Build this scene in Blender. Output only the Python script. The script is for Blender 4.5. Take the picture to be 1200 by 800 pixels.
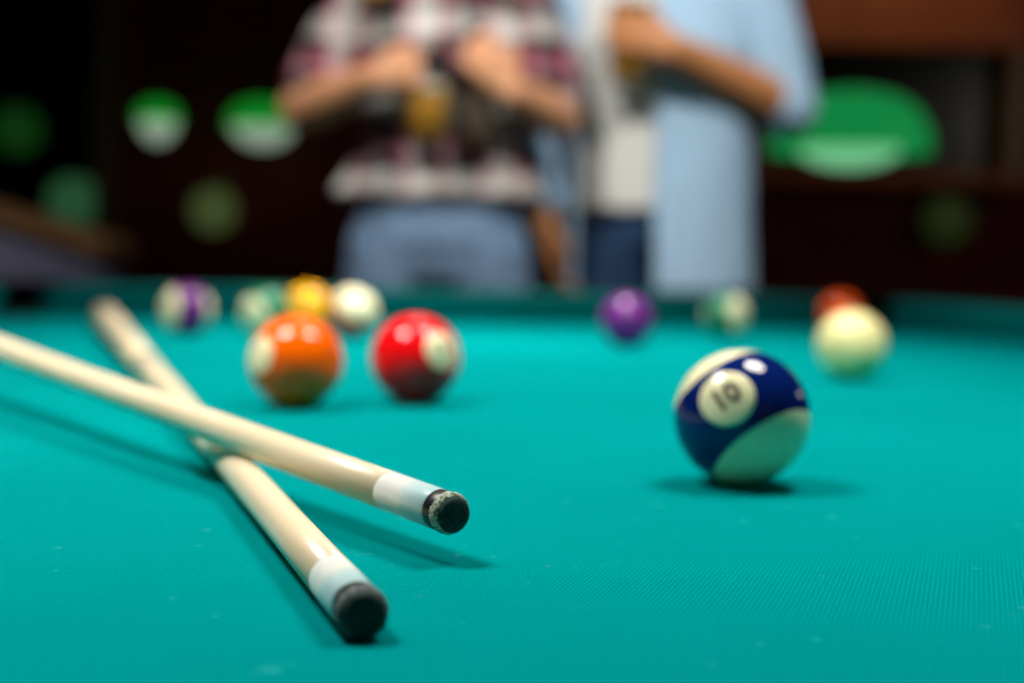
import bpy, bmesh, math, random
from mathutils import Vector, Matrix, Euler
random.seed(7)
scene = bpy.context.scene
COL = scene.collection
for o in list(bpy.data.objects):
    bpy.data.objects.remove(o)

# ------------------------------------------------------------------ camera
CLOTH = 0.78                       # height of the playing surface above the floor
CAM_H = 0.093                      # camera above the cloth
FPX = 1200 * 50.0 / 36.0
PITCH = math.atan((400 - 304.5) / FPX)
ROLL = math.atan(0.021)
cam_d = bpy.data.cameras.new('camera')
cam_d.lens = 50.0
cam_d.sensor_width = 36.0
cam_d.clip_start = 0.02
cam_d.clip_end = 60
cam_d.dof.use_dof = True
cam_d.dof.focus_distance = 0.418
cam_d.dof.aperture_fstop = 4.9
cam = bpy.data.objects.new('camera', cam_d)
COL.objects.link(cam)
CAM_R = Matrix.Rotation(math.pi / 2 - PITCH, 3, 'X') @ Matrix.Rotation(ROLL, 3, 'Z')
CAM_P = Vector((0, 0, CLOTH + CAM_H))
cam.matrix_world = Matrix.Translation(CAM_P) @ CAM_R.to_4x4()
scene.camera = cam

def ray(px, py):
    return CAM_R @ Vector(((px - 600) / FPX, -(py - 400) / FPX, -1))
def on_z(px, py, z):               # where the sight line meets the level z
    d = ray(px, py)
    return CAM_P + d * ((z - CAM_P.z) / d.z)
def on_y(px, py, y):               # where the sight line meets the upright plane y
    d = ray(px, py)
    return CAM_P + d * (y / d.y)

# ------------------------------------------------------------------ world, exposure
w = bpy.data.worlds.new('world')
scene.world = w
w.use_nodes = True
w.node_tree.nodes['Background'].inputs[0].default_value = (0.02, 0.02, 0.022, 1)
w.node_tree.nodes['Background'].inputs[1].default_value = 0.3
vs = scene.view_settings
vs.view_transform = 'Standard'
vs.look = 'None'
vs.gamma = 1.0
vs.exposure = 0.0
vs.use_curve_mapping = False

LAMP_POWER = 7.8                  # watts of each reflector lamp over the pool table
SPREAD = 125.0                     # beam of those lamps, degrees
SPOT_POWER = 230.0                 # added spotlights that brighten the two people

# ------------------------------------------------------------------ helpers
def link(o, parent=None):
    COL.objects.link(o)
    if parent is not None:
        o.parent = parent
    return o
def empty(name, loc, rz=0.0):
    o = bpy.data.objects.new(name, None)
    o.empty_display_size = 0.05
    o.location = loc
    o.rotation_euler = (0, 0, rz)
    return link(o)
def tag(o, label=None, cat=None, group=None, kind=None):
    if label: o['label'] = label
    if cat: o['category'] = cat
    if group: o['group'] = group
    if kind: o['kind'] = kind
    return o
def mobj(name, bm, mat, parent=None, smooth=False, off=None):
    me = bpy.data.meshes.new(name)
    if off is not None:
        bmesh.ops.translate(bm, verts=bm.verts, vec=-Vector(off))
    bmesh.ops.recalc_face_normals(bm, faces=bm.faces)
    if smooth:
        for f in bm.faces: f.smooth = True
    bm.to_mesh(me)
    bm.free()
    me.materials.append(mat)
    o = bpy.data.objects.new(name, me)
    return link(o, parent)
def box(bm, c, s, bev=0.0, rot=None):
    g = bmesh.ops.create_cube(bm, size=1.0)
    vs_ = g['verts']
    bmesh.ops.scale(bm, vec=s, verts=vs_)
    if bev:
        es = list({e for v in vs_ for e in v.link_edges})
        r = bmesh.ops.bevel(bm, geom=es, offset=bev, segments=2, affect='EDGES', profile=0.5)
        vs_ = list({v for f in r['faces'] for v in f.verts} | {v for v in vs_ if v.is_valid})
    if rot is not None:
        bmesh.ops.transform(bm, matrix=rot.to_4x4(), verts=vs_)
    bmesh.ops.translate(bm, vec=c, verts=vs_)
def lathe(bm, prof, n=40, mat=None, cap0=True, cap1=True):
    """prof: (z, r) pairs around the local Z axis; mat places it."""
    mat = mat or Matrix.Identity(4)
    rings = []
    for z, r in prof:
        if r < 1e-6:
            rings.append([bm.verts.new(mat @ Vector((0, 0, z)))])
        else:
            rings.append([bm.verts.new(mat @ Vector((r * math.cos(2 * math.pi * k / n), r * math.sin(2 * math.pi * k / n), z))) for k in range(n)])
    for a, b in zip(rings, rings[1:]):
        for k in range(n):
            k2 = (k + 1) % n
            if len(a) == 1 and len(b) == 1: continue
            if len(a) == 1: bm.faces.new((a[0], b[k2], b[k]))
            elif len(b) == 1: bm.faces.new((a[k], a[k2], b[0]))
            else: bm.faces.new((a[k], a[k2], b[k2], b[k]))
    if cap0 and len(rings[0]) > 1: bm.faces.new(rings[0][::-1])
    if cap1 and len(rings[-1]) > 1: bm.faces.new(rings[-1])
def prism(bm, pts, z0, z1):
    a = [bm.verts.new((p[0], p[1], z0)) for p in pts]
    b = [bm.verts.new((p[0], p[1], z1)) for p in pts]
    n = len(pts)
    bm.faces.new(a[::-1])
    bm.faces.new(b)
    for k in range(n):
        bm.faces.new((a[k], a[(k + 1) % n], b[(k + 1) % n], b[k]))
_t = bmesh.new()
bmesh.ops.create_icosphere(_t, subdivisions=2, radius=1.0)
ICO = [v.co.copy() for v in _t.verts]
_t.free()
def hull(bm, *blobs):
    """convex hull around ellipsoids (centre, radius or (rx, ry, rz))"""
    vs_ = []
    for c, r in blobs:
        c = Vector(c)
        if not hasattr(r, '__len__'): r = (r, r, r)
        vs_ += [bm.verts.new((c.x + q.x * r[0], c.y + q.y * r[1], c.z + q.z * r[2])) for q in ICO]
    g = bmesh.ops.convex_hull(bm, input=vs_)
    dead = [e for e in g['geom_interior'] if isinstance(e, bmesh.types.BMVert)]
    bmesh.ops.delete(bm, geom=dead, context='VERTS')
def chain(bm, *pts):
    for a, b in zip(pts, pts[1:]):
        hull(bm, a, b)
def fused(name, bm, mat, parent, voxel=0.005, smooth=3, off=None):
    """one continuous surface from overlapping solids"""
    me = bpy.data.meshes.new('t')
    bmesh.ops.recalc_face_normals(bm, faces=bm.faces)
    if off is not None:
        bmesh.ops.translate(bm, verts=bm.verts, vec=-Vector(off))
    bm.to_mesh(me)
    bm.free()
    t = bpy.data.objects.new('t', me)
    COL.objects.link(t)
    m = t.modifiers.new('r', 'REMESH')
    m.mode = 'VOXEL'
    m.voxel_size = voxel
    m.use_smooth_shade = True
    s = t.modifiers.new('s', 'SMOOTH')
    s.factor = 0.5
    s.iterations = smooth
    dg = bpy.context.evaluated_depsgraph_get()
    out = bpy.data.meshes.new_from_object(t.evaluated_get(dg))
    bpy.data.objects.remove(t)
    out.name = name
    out.materials.clear()
    out.materials.append(mat)
    return link(bpy.data.objects.new(name, out), parent)

# ------------------------------------------------------------------ materials
def new_mat(name):
    m = bpy.data.materials.new(name)
    m.use_nodes = True
    nt = m.node_tree
    b = nt.nodes['Principled BSDF']
    return m, nt, b
def ramp(nt, fac, stops, interp='LINEAR'):
    r = nt.nodes.new('ShaderNodeValToRGB')
    r.color_ramp.interpolation = interp
    e = r.color_ramp.elements
    while len(e) < len(stops): e.new(0.5)
    for k, (p, c) in enumerate(stops):
        e[k].position = p
        e[k].color = (*c, 1)
    nt.links.new(fac, r.inputs[0])
    return r.outputs[0]
def coord(nt, out='Object', scale=(1, 1, 1)):
    t = nt.nodes.new('ShaderNodeTexCoord')
    m = nt.nodes.new('ShaderNodeMapping')
    m.inputs['Scale'].default_value = scale
    nt.links.new(t.outputs[out], m.inputs[0])
    return m.outputs[0]
def noise(nt, vec, scale, detail=3.0):
    n = nt.nodes.new('ShaderNodeTexNoise')
    n.inputs['Scale'].default_value = scale
    n.inputs['Detail'].default_value = detail
    nt.links.new(vec, n.inputs['Vector'])
    return n.outputs['Fac']
def math_n(nt, op, a, b=None):
    n = nt.nodes.new('ShaderNodeMath')
    n.operation = op
    for k, v in enumerate((a, b)):
        if v is None: continue
        if isinstance(v, (int, float)): n.inputs[k].default_value = v
        else: nt.links.new(v, n.inputs[k])
    return n.outputs[0]
def bump(nt, b, h, strength=0.3, dist=0.001):
    n = nt.nodes.new('ShaderNodeBump')
    n.inputs['Strength'].default_value = strength
    n.inputs['Distance'].default_value = dist
    nt.links.new(h, n.inputs['Height'])
    nt.links.new(n.outputs[0], b.inputs['Normal'])
def mix(nt, fac, a, b_):
    n = nt.nodes.new('ShaderNodeMix')
    n.data_type = 'RGBA'
    for idx, v in ((0, fac), (6, a), (7, b_)):
        if isinstance(v, (int, float)): n.inputs[idx].default_value = v
        elif isinstance(v, tuple): n.inputs[idx].default_value = (*v, 1)
        else: nt.links.new(v, n.inputs[idx])
    return n.outputs[2]
def plain(name, col, rough=0.5, var=0.12, scale=30, **kw):
    m, nt, b = new_mat(name)
    f = noise(nt, coord(nt), scale)
    lo = tuple(c * (1 - var) for c in col)
    hi = tuple(min(1, c * (1 + var)) for c in col)
    nt.links.new(ramp(nt, f, [(0.3, lo), (0.7, hi)]), b.inputs['Base Color'])
    b.inputs['Roughness'].default_value = rough
    for k, v in kw.items():
        b.inputs[k.replace('_', ' ')].default_value = v
    return m
def glow(name, col, strength, base=(0.8, 0.8, 0.8)):
    m, nt, b = new_mat(name)
    f = noise(nt, coord(nt), 8)
    nt.links.new(ramp(nt, f, [(0.2, tuple(c * 0.93 for c in col)), (0.8, col)]), b.inputs['Emission Color'])
    b.inputs['Base Color'].default_value = (*base, 1)
    b.inputs['Emission Strength'].default_value = strength
    b.inputs['Roughness'].default_value = 0.3
    return m
def wood(name, c0, c1, scale=(2, 2, 30), rough=0.35):
    m, nt, b = new_mat(name)
    v = coord(nt, 'Object', scale)
    f = noise(nt, v, 3.0, 6)
    nt.links.new(ramp(nt, f, [(0.3, c0), (0.7, c1)]), b.inputs['Base Color'])
    b.inputs['Roughness'].default_value = rough
    return m

def cloth_mat():
    m, nt, b = new_mat('teal billiard cloth')
    v = coord(nt)
    big = noise(nt, v, 6.0, 4)
    fine = noise(nt, v, 900.0, 2)
    col = ramp(nt, big, [(0.3, (0.0003, 0.270, 0.275)), (0.7, (0.0003, 0.310, 0.315))])
    # twill ribs
    wv = nt.nodes.new('ShaderNodeTexWave')
    wv.wave_type = 'BANDS'
    wv.bands_direction = 'X'
    wv.inputs['Scale'].default_value = 230.0
    wv.inputs['Distortion'].default_value = 1.2
    wv.inputs['Detail'].default_value = 1.0
    wv.inputs['Detail Scale'].default_value = 3.0
    mp = nt.nodes.new('ShaderNodeMapping')
    mp.inputs['Rotation'].default_value = (0, 0, math.radians(28))
    nt.links.new(v, mp.inputs[0])
    nt.links.new(mp.outputs[0], wv.inputs['Vector'])
    rib = mix(nt, math_n(nt, 'MULTIPLY', wv.outputs['Fac'], 0.45), col, (0.0002, 0.12, 0.123))
    # pale specks of lint and chalk
    lint = ramp(nt, noise(nt, v, 130.0, 1), [(0.73, (0, 0, 0)), (0.80, (1, 1, 1))])
    c2 = mix(nt, math_n(nt, 'MULTIPLY', lint, 0.2), rib, (0.10, 0.62, 0.62))
    fz = ramp(nt, fine, [(0.35, (0.86, 0.86, 0.86)), (0.65, (1, 1, 1))])
    mm = nt.nodes.new('ShaderNodeMix')
    mm.data_type = 'RGBA'
    mm.blend_type = 'MULTIPLY'
    mm.inputs[0].default_value = 1.0
    nt.links.new(c2, mm.inputs[6])
    nt.links.new(fz, mm.inputs[7])
    nt.links.new(mm.outputs[2], b.inputs['Base Color'])
    b.inputs['Roughness'].default_value = 0.95
    b.inputs['Specular IOR Level'].default_value = 0.0
    b.inputs['Sheen Weight'].default_value = 0.45
    b.inputs['Sheen Roughness'].default_value = 0.4
    b.inputs['Sheen Tint'].default_value = (0.0, 0.9, 0.87, 1)
    h = math_n(nt, 'ADD', wv.outputs['Fac'], fine)
    bump(nt, b, h, 0.5, 0.0004)
    return m

M = {}
M['cloth'] = cloth_mat()
M['rail_wood'] = wood('dark mahogany', (0.012, 0.004, 0.003), (0.03, 0.008, 0.005), (3, 30, 3), 0.6)
M['leather'] = plain('black pocket leather', (0.006, 0.006, 0.006), 0.6)
M['maple'] = wood('pale maple', (0.84, 0.66, 0.43), (0.91, 0.76, 0.54), (60, 60, 4), 0.28)
M['maple_butt'] = wood('pale maple butt', (0.83, 0.64, 0.41), (0.90, 0.74, 0.52), (60, 60, 4), 0.3)
M['bumper'] = plain('worn pinkish wood end', (0.55, 0.30, 0.20), 0.6)
M['black'] = plain('black fibre pad', (0.012, 0.010, 0.014), 0.35)
def ferrule_mat():
    m, nt, b = new_mat('white ferrule stained with chalk')
    v = coord(nt)
    sp = nt.nodes.new('ShaderNodeSeparateXYZ')
    nt.links.new(v, sp.inputs[0])
    n = noise(nt, v, 160, 3)
    z = math_n(nt, 'ADD', sp.outputs[2], math_n(nt, 'MULTIPLY', n, 0.010))
    col = ramp(nt, math_n(nt, 'MULTIPLY', z, 20.0), [(0.30, (0.36, 0.56, 0.58)), (0.54, (0.52, 0.68, 0.69)), (0.62, (0.82, 0.81, 0.76)), (0.9, (0.86, 0.85, 0.80))])
    nt.links.new(col, b.inputs['Base Color'])
    b.inputs['Roughness'].default_value = 0.3
    return m
M['ferrule'] = ferrule_mat()
M['tip'] = plain('dark green chalked leather', (0.006, 0.030, 0.026), 0.9, 0.6, 700)
M['fray'] = plain('pale frayed leather edge', (0.30, 0.36, 0.28), 0.95, 0.7, 900)
M['fray_dark'] = plain('dark frayed leather edge', (0.11, 0.13, 0.13), 0.95, 0.7, 900)
M['ink'] = plain('black numeral ink', (0.02, 0.02, 0.02), 0.2)
CREAM = (0.88, 0.81, 0.50)
M['cream'] = plain('cream resin', CREAM, 0.07, 0.02)
def ball_mat(name, col, stripe):
    m, nt, b = new_mat(name)
    if stripe:
        v = coord(nt)
        sp = nt.nodes.new('ShaderNodeSeparateXYZ')
        nt.links.new(v, sp.inputs[0])
        a = math_n(nt, 'ABSOLUTE', sp.outputs[2])
        s = math_n(nt, 'LESS_THAN', a, 0.0286 * 0.553)
        nt.links.new(mix(nt, s, CREAM, col), b.inputs['Base Color'])
    else:
        f = noise(nt, coord(nt), 20)
        nt.links.new(ramp(nt, f, [(0.3, tuple(c * 0.97 for c in col)), (0.7, col)]), b.inputs['Base Color'])
    b.inputs['Roughness'].default_value = 0.07
    b.inputs['Specular IOR Level'].default_value = 0.36
    return m

# ------------------------------------------------------------------ room
ROOM_X0, ROOM_X1, ROOM_Y0, ROOM_Y1, ROOM_Z = -4.2, 4.2, -2.6, 10.4, 3.3
WALL_Y = 7.3
M['maroon'] = plain('dark maroon wall paint', (0.20, 0.010, 0.012), 0.7, 0.2, 4)
M['dark_wall'] = plain('near black wall paint', (0.006, 0.008, 0.008), 0.8, 0.2, 4)
M['ceiling'] = plain('dark ceiling paint', (0.02, 0.018, 0.018), 0.9)
M['floor'] = wood('dark floor boards', (0.016, 0.008, 0.006), (0.035, 0.017, 0.011), (1, 14, 1), 0.6)
M['brown_wood'] = wood('red brown wood', (0.20, 0.060, 0.022), (0.30, 0.095, 0.035), (2, 2, 12), 0.5)
def slab(name, x0, x1, y0, y1, z0, z1, mat, parent=None):
    bm = bmesh.new()
    box(bm, ((x0 + x1) / 2, (y0 + y1) / 2, (z0 + z1) / 2), (x1 - x0, y1 - y0, z1 - z0))
    return mobj(name, bm, mat, parent)
def struct(o, label):
    o['kind'] = 'structure'
    o['label'] = label
    return o
struct(slab('floor', ROOM_X0, ROOM_X1, ROOM_Y0, ROOM_Y1, -0.1, 0.0, M['floor']), 'dark wooden floor of the pool hall')
struct(slab('ceiling', ROOM_X0, ROOM_X1, ROOM_Y0, ROOM_Y1, ROOM_Z, ROOM_Z + 0.1, M['ceiling']), 'dark painted ceiling of the hall')
struct(slab('wall_left', ROOM_X0 - 0.1, ROOM_X0, ROOM_Y0, ROOM_Y1, 0, ROOM_Z, M['dark_wall']), 'near black wall on the left')
struct(slab('wall_right', ROOM_X1, ROOM_X1 + 0.1, ROOM_Y0, WALL_Y, 0, ROOM_Z, M['dark_wall']), 'near black wall on the right')
struct(slab('wall_front', ROOM_X0, ROOM_X1, ROOM_Y0 - 0.1, ROOM_Y0, 0, ROOM_Z, plain('warm cream wall paint', (0.62, 0.46, 0.33), 0.8, 0.1, 3)), 'warm cream wall behind the viewer')
post_x = on_y(138, 150, WALL_Y).x
struct(slab('wall_back', post_x, ROOM_X1, WALL_Y, WALL_Y + 0.12, 0, ROOM_Z, M['maroon']), 'dark maroon wall behind the two people')
struct(slab('wall_alcove', ROOM_X0, post_x + 0.3, ROOM_Y1, ROOM_Y1 + 0.1, 0, ROOM_Z, M['dark_wall']), 'black wall at the back of the dark passage')
struct(slab('wall_alcove_side', post_x + 0.2, post_x + 0.3, WALL_Y + 0.12, ROOM_Y1, 0, ROOM_Z, M['dark_wall']), 'side wall of the dark passage')
struct(slab('trim_1', post_x - 0.11, post_x, WALL_Y - 0.04, WALL_Y + 0.14, 0, ROOM_Z,
            wood('dim brown post', (0.22, 0.12, 0.07), (0.32, 0.17, 0.10), (4, 4, 1), 0.5)), 'brown wooden post at the edge of the dark passage')

# ------------------------------------------------------------------ lamps over the pool table
def pendant(loc, r, green, dome, label, group, dome_depth=0.02, shade_h=0.16, watts=0, rd_frac=0.86, spread=None):
    """green shade, white opal dome below it, brass cap, cord to the ceiling"""
    root = empty('pendant_lamp', (loc[0], loc[1], loc[2]))
    tag(root, label, 'lamp', group)
    bm = bmesh.new()
    out, inn = [], []
    for k in range(13):
        t = k / 12
        a = t * math.pi / 2
        rr = r * (0.16 + 0.84 * math.sin(a) ** 0.85)
        zz = shade_h * math.cos(a) ** 0.9
        out.append((zz, rr))
        inn.append((max(zz - 0.006, 0.0), rr - 0.006))
    lathe(bm, out + inn[::-1], 48, cap0=False, cap1=False)
    # close the inner rim to the outer one
    mobj('shade', bm, green, root, True)
    bm = bmesh.new()
    rd = r * rd_frac
    prof = [(0.012, rd)] + [(0.012 - dome_depth * math.sin(a * math.pi / 20), rd * math.cos(a * math.pi / 20)) for a in range(1, 10)] + [(0.012 - dome_depth, 0)]
    lathe(bm, prof, 40, cap0=True)
    mobj('diffuser', bm, dome, root, True)
    if watts:                       # downlight of the reflector bulb, beam edge set by its spread
        ld = bpy.data.lights.new('reflector_bulb', 'AREA')
        ld.shape = 'DISK'
        ld.size = 2 * rd * 0.97
        ld.energy = watts
        ld.color = (1.0, 0.965, 0.90)
        ld.spread = math.radians(spread or SPREAD)
        lo = link(bpy.data.objects.new('reflector_bulb', ld), root)
        lo.location = (0, 0, 0.008 - dome_depth)
    bm = bmesh.new()
    lathe(bm, [(shade_h - 0.005, r * 0.2), (shade_h + 0.02, r * 0.18), (shade_h + 0.05, 0.02), (shade_h + 0.07, 0.012)], 24)
    mobj('cap', bm, M['brass'], root, True)
    bm = bmesh.new()
    lathe(bm, [(shade_h + 0.07, 0.004), (ROOM_Z - loc[2] - 0.02, 0.004)], 8)
    mobj('cord', bm, M['black'], root, True)
    bm = bmesh.new()
    lathe(bm, [(ROOM_Z - loc[2] - 0.03, 0.02), (ROOM_Z - loc[2] - 0.02, 0.05), (ROOM_Z - loc[2], 0.055)], 24)
    mobj('ceiling_rose', bm, M['brass'], root, True)
    return root
M['brass'] = plain('dull brass', (0.45, 0.30, 0.10), 0.35, Metallic=1.0)
M['green_shade'] = plain('green enamel shade', (0.004, 0.09, 0.03), 0.2)
M['opal'] = glow('lit opal glass', (1.0, 0.96, 0.88), 3.0)
pendant((-0.47, 0.68, CLOTH + 0.98), 0.22, M['green_shade'], M['opal'], 'green pendant lamp hanging over the crossed cues', 'pendant lamps over the pool table', watts=LAMP_POWER * 1.1)
pendant((0.36, 0.84, CLOTH + 0.98), 0.22, M['green_shade'], M['opal'], 'green pendant lamp hanging over the blue striped ball', 'pendant lamps over the pool table', watts=LAMP_POWER * 0.88)
pendant((-0.04, 1.62, CLOTH + 0.98), 0.22, M['green_shade'], M['opal'], 'green pendant lamp hanging over the far end of the pool table', 'pendant lamps over the pool table', watts=LAMP_POWER * 0.62, spread=78)

def added_spot(loc, target, power, label, size=42, blend=0.5, color=(1, 0.90, 0.76), r=0.06):  # unseen fixture with a spot light, added wherever the room needs brightening
    loc = Vector(loc)
    d = (Vector(target) - loc).normalized()
    root = empty('added_spotlight', (loc.x, loc.y, ROOM_Z))
    tag(root, label, 'spotlight', 'added fill spotlights')
    q = d.to_track_quat('Z', 'Y').to_matrix().to_4x4()
    mt = Matrix.Translation((0, 0, loc.z - ROOM_Z)) @ q
    bm = bmesh.new()
    lathe(bm, [(-0.16, 0.03), (-0.155, 0.05), (0.0, 0.065), (0.02, 0.07), (0.02, 0.062), (-0.01, 0.058)], 28, mt)
    mobj('can', bm, M['black'], root, True)
    bm = bmesh.new()
    lathe(bm, [(-ROOM_Z + loc.z, 0.012), (-0.0, 0.012)], 12)
    mobj('stem', bm, M['black'], root, True)
    bm = bmesh.new()
    lathe(bm, [(-0.02, 0.06), (0, 0.06)], 24)
    mobj('mount', bm, M['black'], root, True)
    ld = bpy.data.lights.new('fill_spot', 'SPOT')
    ld.energy = power
    ld.color = color
    ld.spot_size = math.radians(size)
    ld.spot_blend = blend
    ld.shadow_soft_size = r
    lo = bpy.data.objects.new('fill_spot', ld)
    link(lo, root)
    lo.matrix_local = Matrix.Translation((0, 0, loc.z - ROOM_Z) ) @ Matrix.Translation(d * 0.03) @ (-d).to_track_quat('Z', 'Y').to_matrix().to_4x4()
added_spot((-0.9, 0.9, 3.05), (-0.2, 2.9, 1.22), SPOT_POWER, 'added black spotlight brightening the person in plaid', 35, 0.5, (1, 0.95, 0.88))  # added out of frame to light the plaid figure
added_spot((0.9, 0.9, 3.05), (0.3, 3.0, 1.22), SPOT_POWER, 'added black spotlight brightening the person in the blue shirt', 35, 0.5, (1, 0.95, 0.88))  # its added twin, for the figure in blue

# ------------------------------------------------------------------ pool table
YAW = math.radians(10)
EX = Vector((math.cos(YAW), math.sin(YAW), 0))
EY = Vector((-math.sin(YAW), math.cos(YAW), 0))
HW, HL = 0.635, 1.27
far_mid = Vector((-0.0735, 2.112, 0))
tc = far_mid - EY * HL
table = empty('pool_table', (tc.x, tc.y, 0), YAW)
tag(table, 'pool table with teal cloth, dark wooden rails and black corner pockets', 'pool table')
PR = 0.060
def arc(cx, cy, r, a0, a1, n):
    return [(cx + r * math.cos(math.radians(a0 + (a1 - a0) * k / n)), cy + r * math.sin(math.radians(a0 + (a1 - a0) * k / n))) for k in range(n + 1)]
# bed: outline with a notch at each pocket
bw, bl = HW + 0.05, HL + 0.05
pc = 0.026                          # corner pocket centre outside the nose corner
pts = []
def corner_notch(sx, sy, a0, a1):
    return arc(sx * (HW + pc), sy * (HL + pc), PR, a0, a1, 14)
q = math.degrees(math.asin((0.05 - pc) / PR))
bm = bmesh.new()
pts += corner_notch(1, -1, 180 + q, 90 - q)
pts += arc(HW + 0.055, 0, 0.058, 265, 95, 12)
pts += corner_notch(1, 1, 270 + q, 180 - q)
pts += corner_notch(-1, 1, 360 + q, 270 - q)
pts += arc(-HW - 0.055, 0, 0.058, 85, -85, 12)
pts += corner_notch(-1, -1, 90 + q, 0 - q)
prism(bm, pts, CLOTH - 0.028, CLOTH)
mobj('bed_cloth', bm, M['cloth'], table)
# cushions
PROF = [(0.0, 0.0375), (0.004, 0.0395), (0.05, 0.0445), (0.05, 0.0), (0.016, 0.0), (0.010, 0.022), (0.001, 0.0345)]
def cushion(p0, along, outw, length, k0, k1):
    """nose from p0 over length; k0/k1: how far the ends run on per metre outwards"""
    bm = bmesh.new()
    ends = []
    for base, k in ((0, -k0), (length, k1)):
        ends.append([bm.verts.new((p0[0] + along[0] * (base + k * u) + outw[0] * u, p0[1] + along[1] * (base + k * u) + outw[1] * u, CLOTH + z)) for u, z in PROF])
    n = len(PROF)
    for k in range(n):
        bm.faces.new((ends[0][k], ends[0][(k + 1) % n], ends[1][(k + 1) % n], ends[1][k]))
    bm.faces.new(ends[0]); bm.faces.new(ends[1][::-1])
    return mobj('cushion', bm, M['cloth'], table)
gc, gs, kc, ks = 0.081, 0.064, 1.15, 0.25
cushion((-HW + gc, HL), (1, 0), (0, 1), 2 * HW - 2 * gc, kc, kc)
cushion((-HW + gc, -HL), (1, 0), (0, -1), 2 * HW - 2 * gc, kc, kc)
for sx in (-1, 1):
    cushion((sx * HW, gs), (0, 1), (sx, 0), HL - gc - gs, ks, kc)
    cushion((sx * HW, -gs), (0, -1), (sx, 0), HL - gc - gs, ks, kc)
# wooden rails outside the cushions
def rail(c, s):
    bm = bmesh.new()
    box(bm, c, s, 0.008)
    return mobj('rail_cap', bm, M['rail_wood'], table)
RW = 0.10
rz0, rz1 = CLOTH - 0.03, CLOTH + 0.046
for sy in (-1, 1):
    rail((0, sy * (HL + 0.05 + RW / 2), (rz0 + rz1) / 2), (2 * HW - 0.09, RW, rz1 - rz0))
for sx in (-1, 1):
    for sy in (-1, 1):
        rail((sx * (HW + 0.05 + RW / 2), sy * (0.068 + (HL - 0.045 - 0.068) / 2), (rz0 + rz1) / 2), (RW, HL - 0.045 - 0.068, rz1 - rz0))
# pockets: padded collar, hanging cup, corner casting
def pocket(cx, cy, r, mid_deg, half, corner):
    bm = bmesh.new()
    n, m_ = 22, 10
    rings = []
    for k in range(n + 1):
        a = math.radians(mid_deg - half + 2 * half * k / n)
        ring = []
        for j in range(m_):
            b = 2 * math.pi * j / m_
            rr = r + 0.014 + 0.015 * math.cos(b)
            ring.append(bm.verts.new((cx + rr * math.cos(a), cy + rr * math.sin(a), CLOTH + 0.030 + 0.019 * math.sin(b))))
        rings.append(ring)
    for a_, b_ in zip(rings, rings[1:]):
        for j in range(m_):
            bm.faces.new((a_[j], a_[(j + 1) % m_], b_[(j + 1) % m_], b_[j]))
    bm.faces.new(rings[0][::-1]); bm.faces.new(rings[-1])
    p = mobj('pocket', bm, M['leather'], table, True)
    bm = bmesh.new()
    lathe(bm, [(CLOTH + 0.012, r + 0.002), (CLOTH - 0.10, r * 0.92), (CLOTH - 0.15, r * 0.6), (CLOTH - 0.16, 0)], 24, Matrix.Translation((cx, cy, 0)), cap0=False)
    c = mobj('pocket_cup', bm, M['leather'], p, True)
    if corner:
        sx, sy = corner
        bm = bmesh.new()
        o = []
        X, Y = HW + 0.05 + RW, HL + 0.05 + RW
        ri = r + 0.020
        base = math.degrees(math.atan2(sy, sx))
        ins = arc(cx, cy, ri, base + 128, base - 128, 22)
        out = []
        rc = 0.05
        ca = arc(sx * (X - rc), sy * (Y - rc), rc, base - 45, base + 45, 8)
        e = HW - 0.045
        f = HL - 0.045
        first = (sx * X, sy * f) if sx * sy > 0 else (sx * e, sy * Y)
        last = (sx * e, sy * Y) if sx * sy > 0 else (sx * X, sy * f)
        fi = (sx * (HW + 0.05), sy * f) if sx * sy > 0 else (sx * e, sy * (HL + 0.05))
        li = (sx * e, sy * (HL + 0.05)) if sx * sy > 0 else (sx * (HW + 0.05), sy * f)
        ring = [first] + ca + [last, li] + ins + [fi]
        prism(bm, ring, rz0, rz1 - 0.002)
        mobj('corner_casting', bm, M['leather'], p)
for sx in (-1, 1):
    for sy in (-1, 1):
        pocket(sx * (HW + pc), sy * (HL + pc), PR, math.degrees(math.atan2(sy, sx)), 118, (sx, sy))
    pocket(sx * (HW + 0.055), 0, 0.058, 0 if sx > 0 else 180, 95, None)
# cabinet and legs
bm = bmesh.new()
for sy in (-1, 1): box(bm, (0, sy * (HL + 0.06), CLOTH - 0.17), (2 * HW + 0.02, 0.04, 0.26), 0.005)
for sx in (-1, 1): box(bm, (sx * (HW + 0.06), 0, CLOTH - 0.17), (0.04, 2 * HL - 0.02, 0.26), 0.005)
mobj('cabinet', bm, M['rail_wood'], table)
for sx in (-1, 1):
    for sy in (-1, 1):
        bm = bmesh.new()
        lathe(bm, [(0, 0.07), (0.03, 0.075), (0.05, 0.05), (0.12, 0.055), (0.35, 0.085), (0.42, 0.07), (0.46, 0.09), (0.56, 0.09)], 24, Matrix.Translation((sx * 0.48, sy * 1.08, 0)))
        mobj('leg', bm, M['rail_wood'], table, True)
bm = bmesh.new()
box(bm, (0, 0, CLOTH - 0.055), (2 * HW - 0.16, 2 * HL - 0.16, 0.05))
box(bm, (0, 0, CLOTH - 0.14), (1.06, 2.26, 0.16))
mobj('slate_frame', bm, M['rail_wood'], table)

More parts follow.
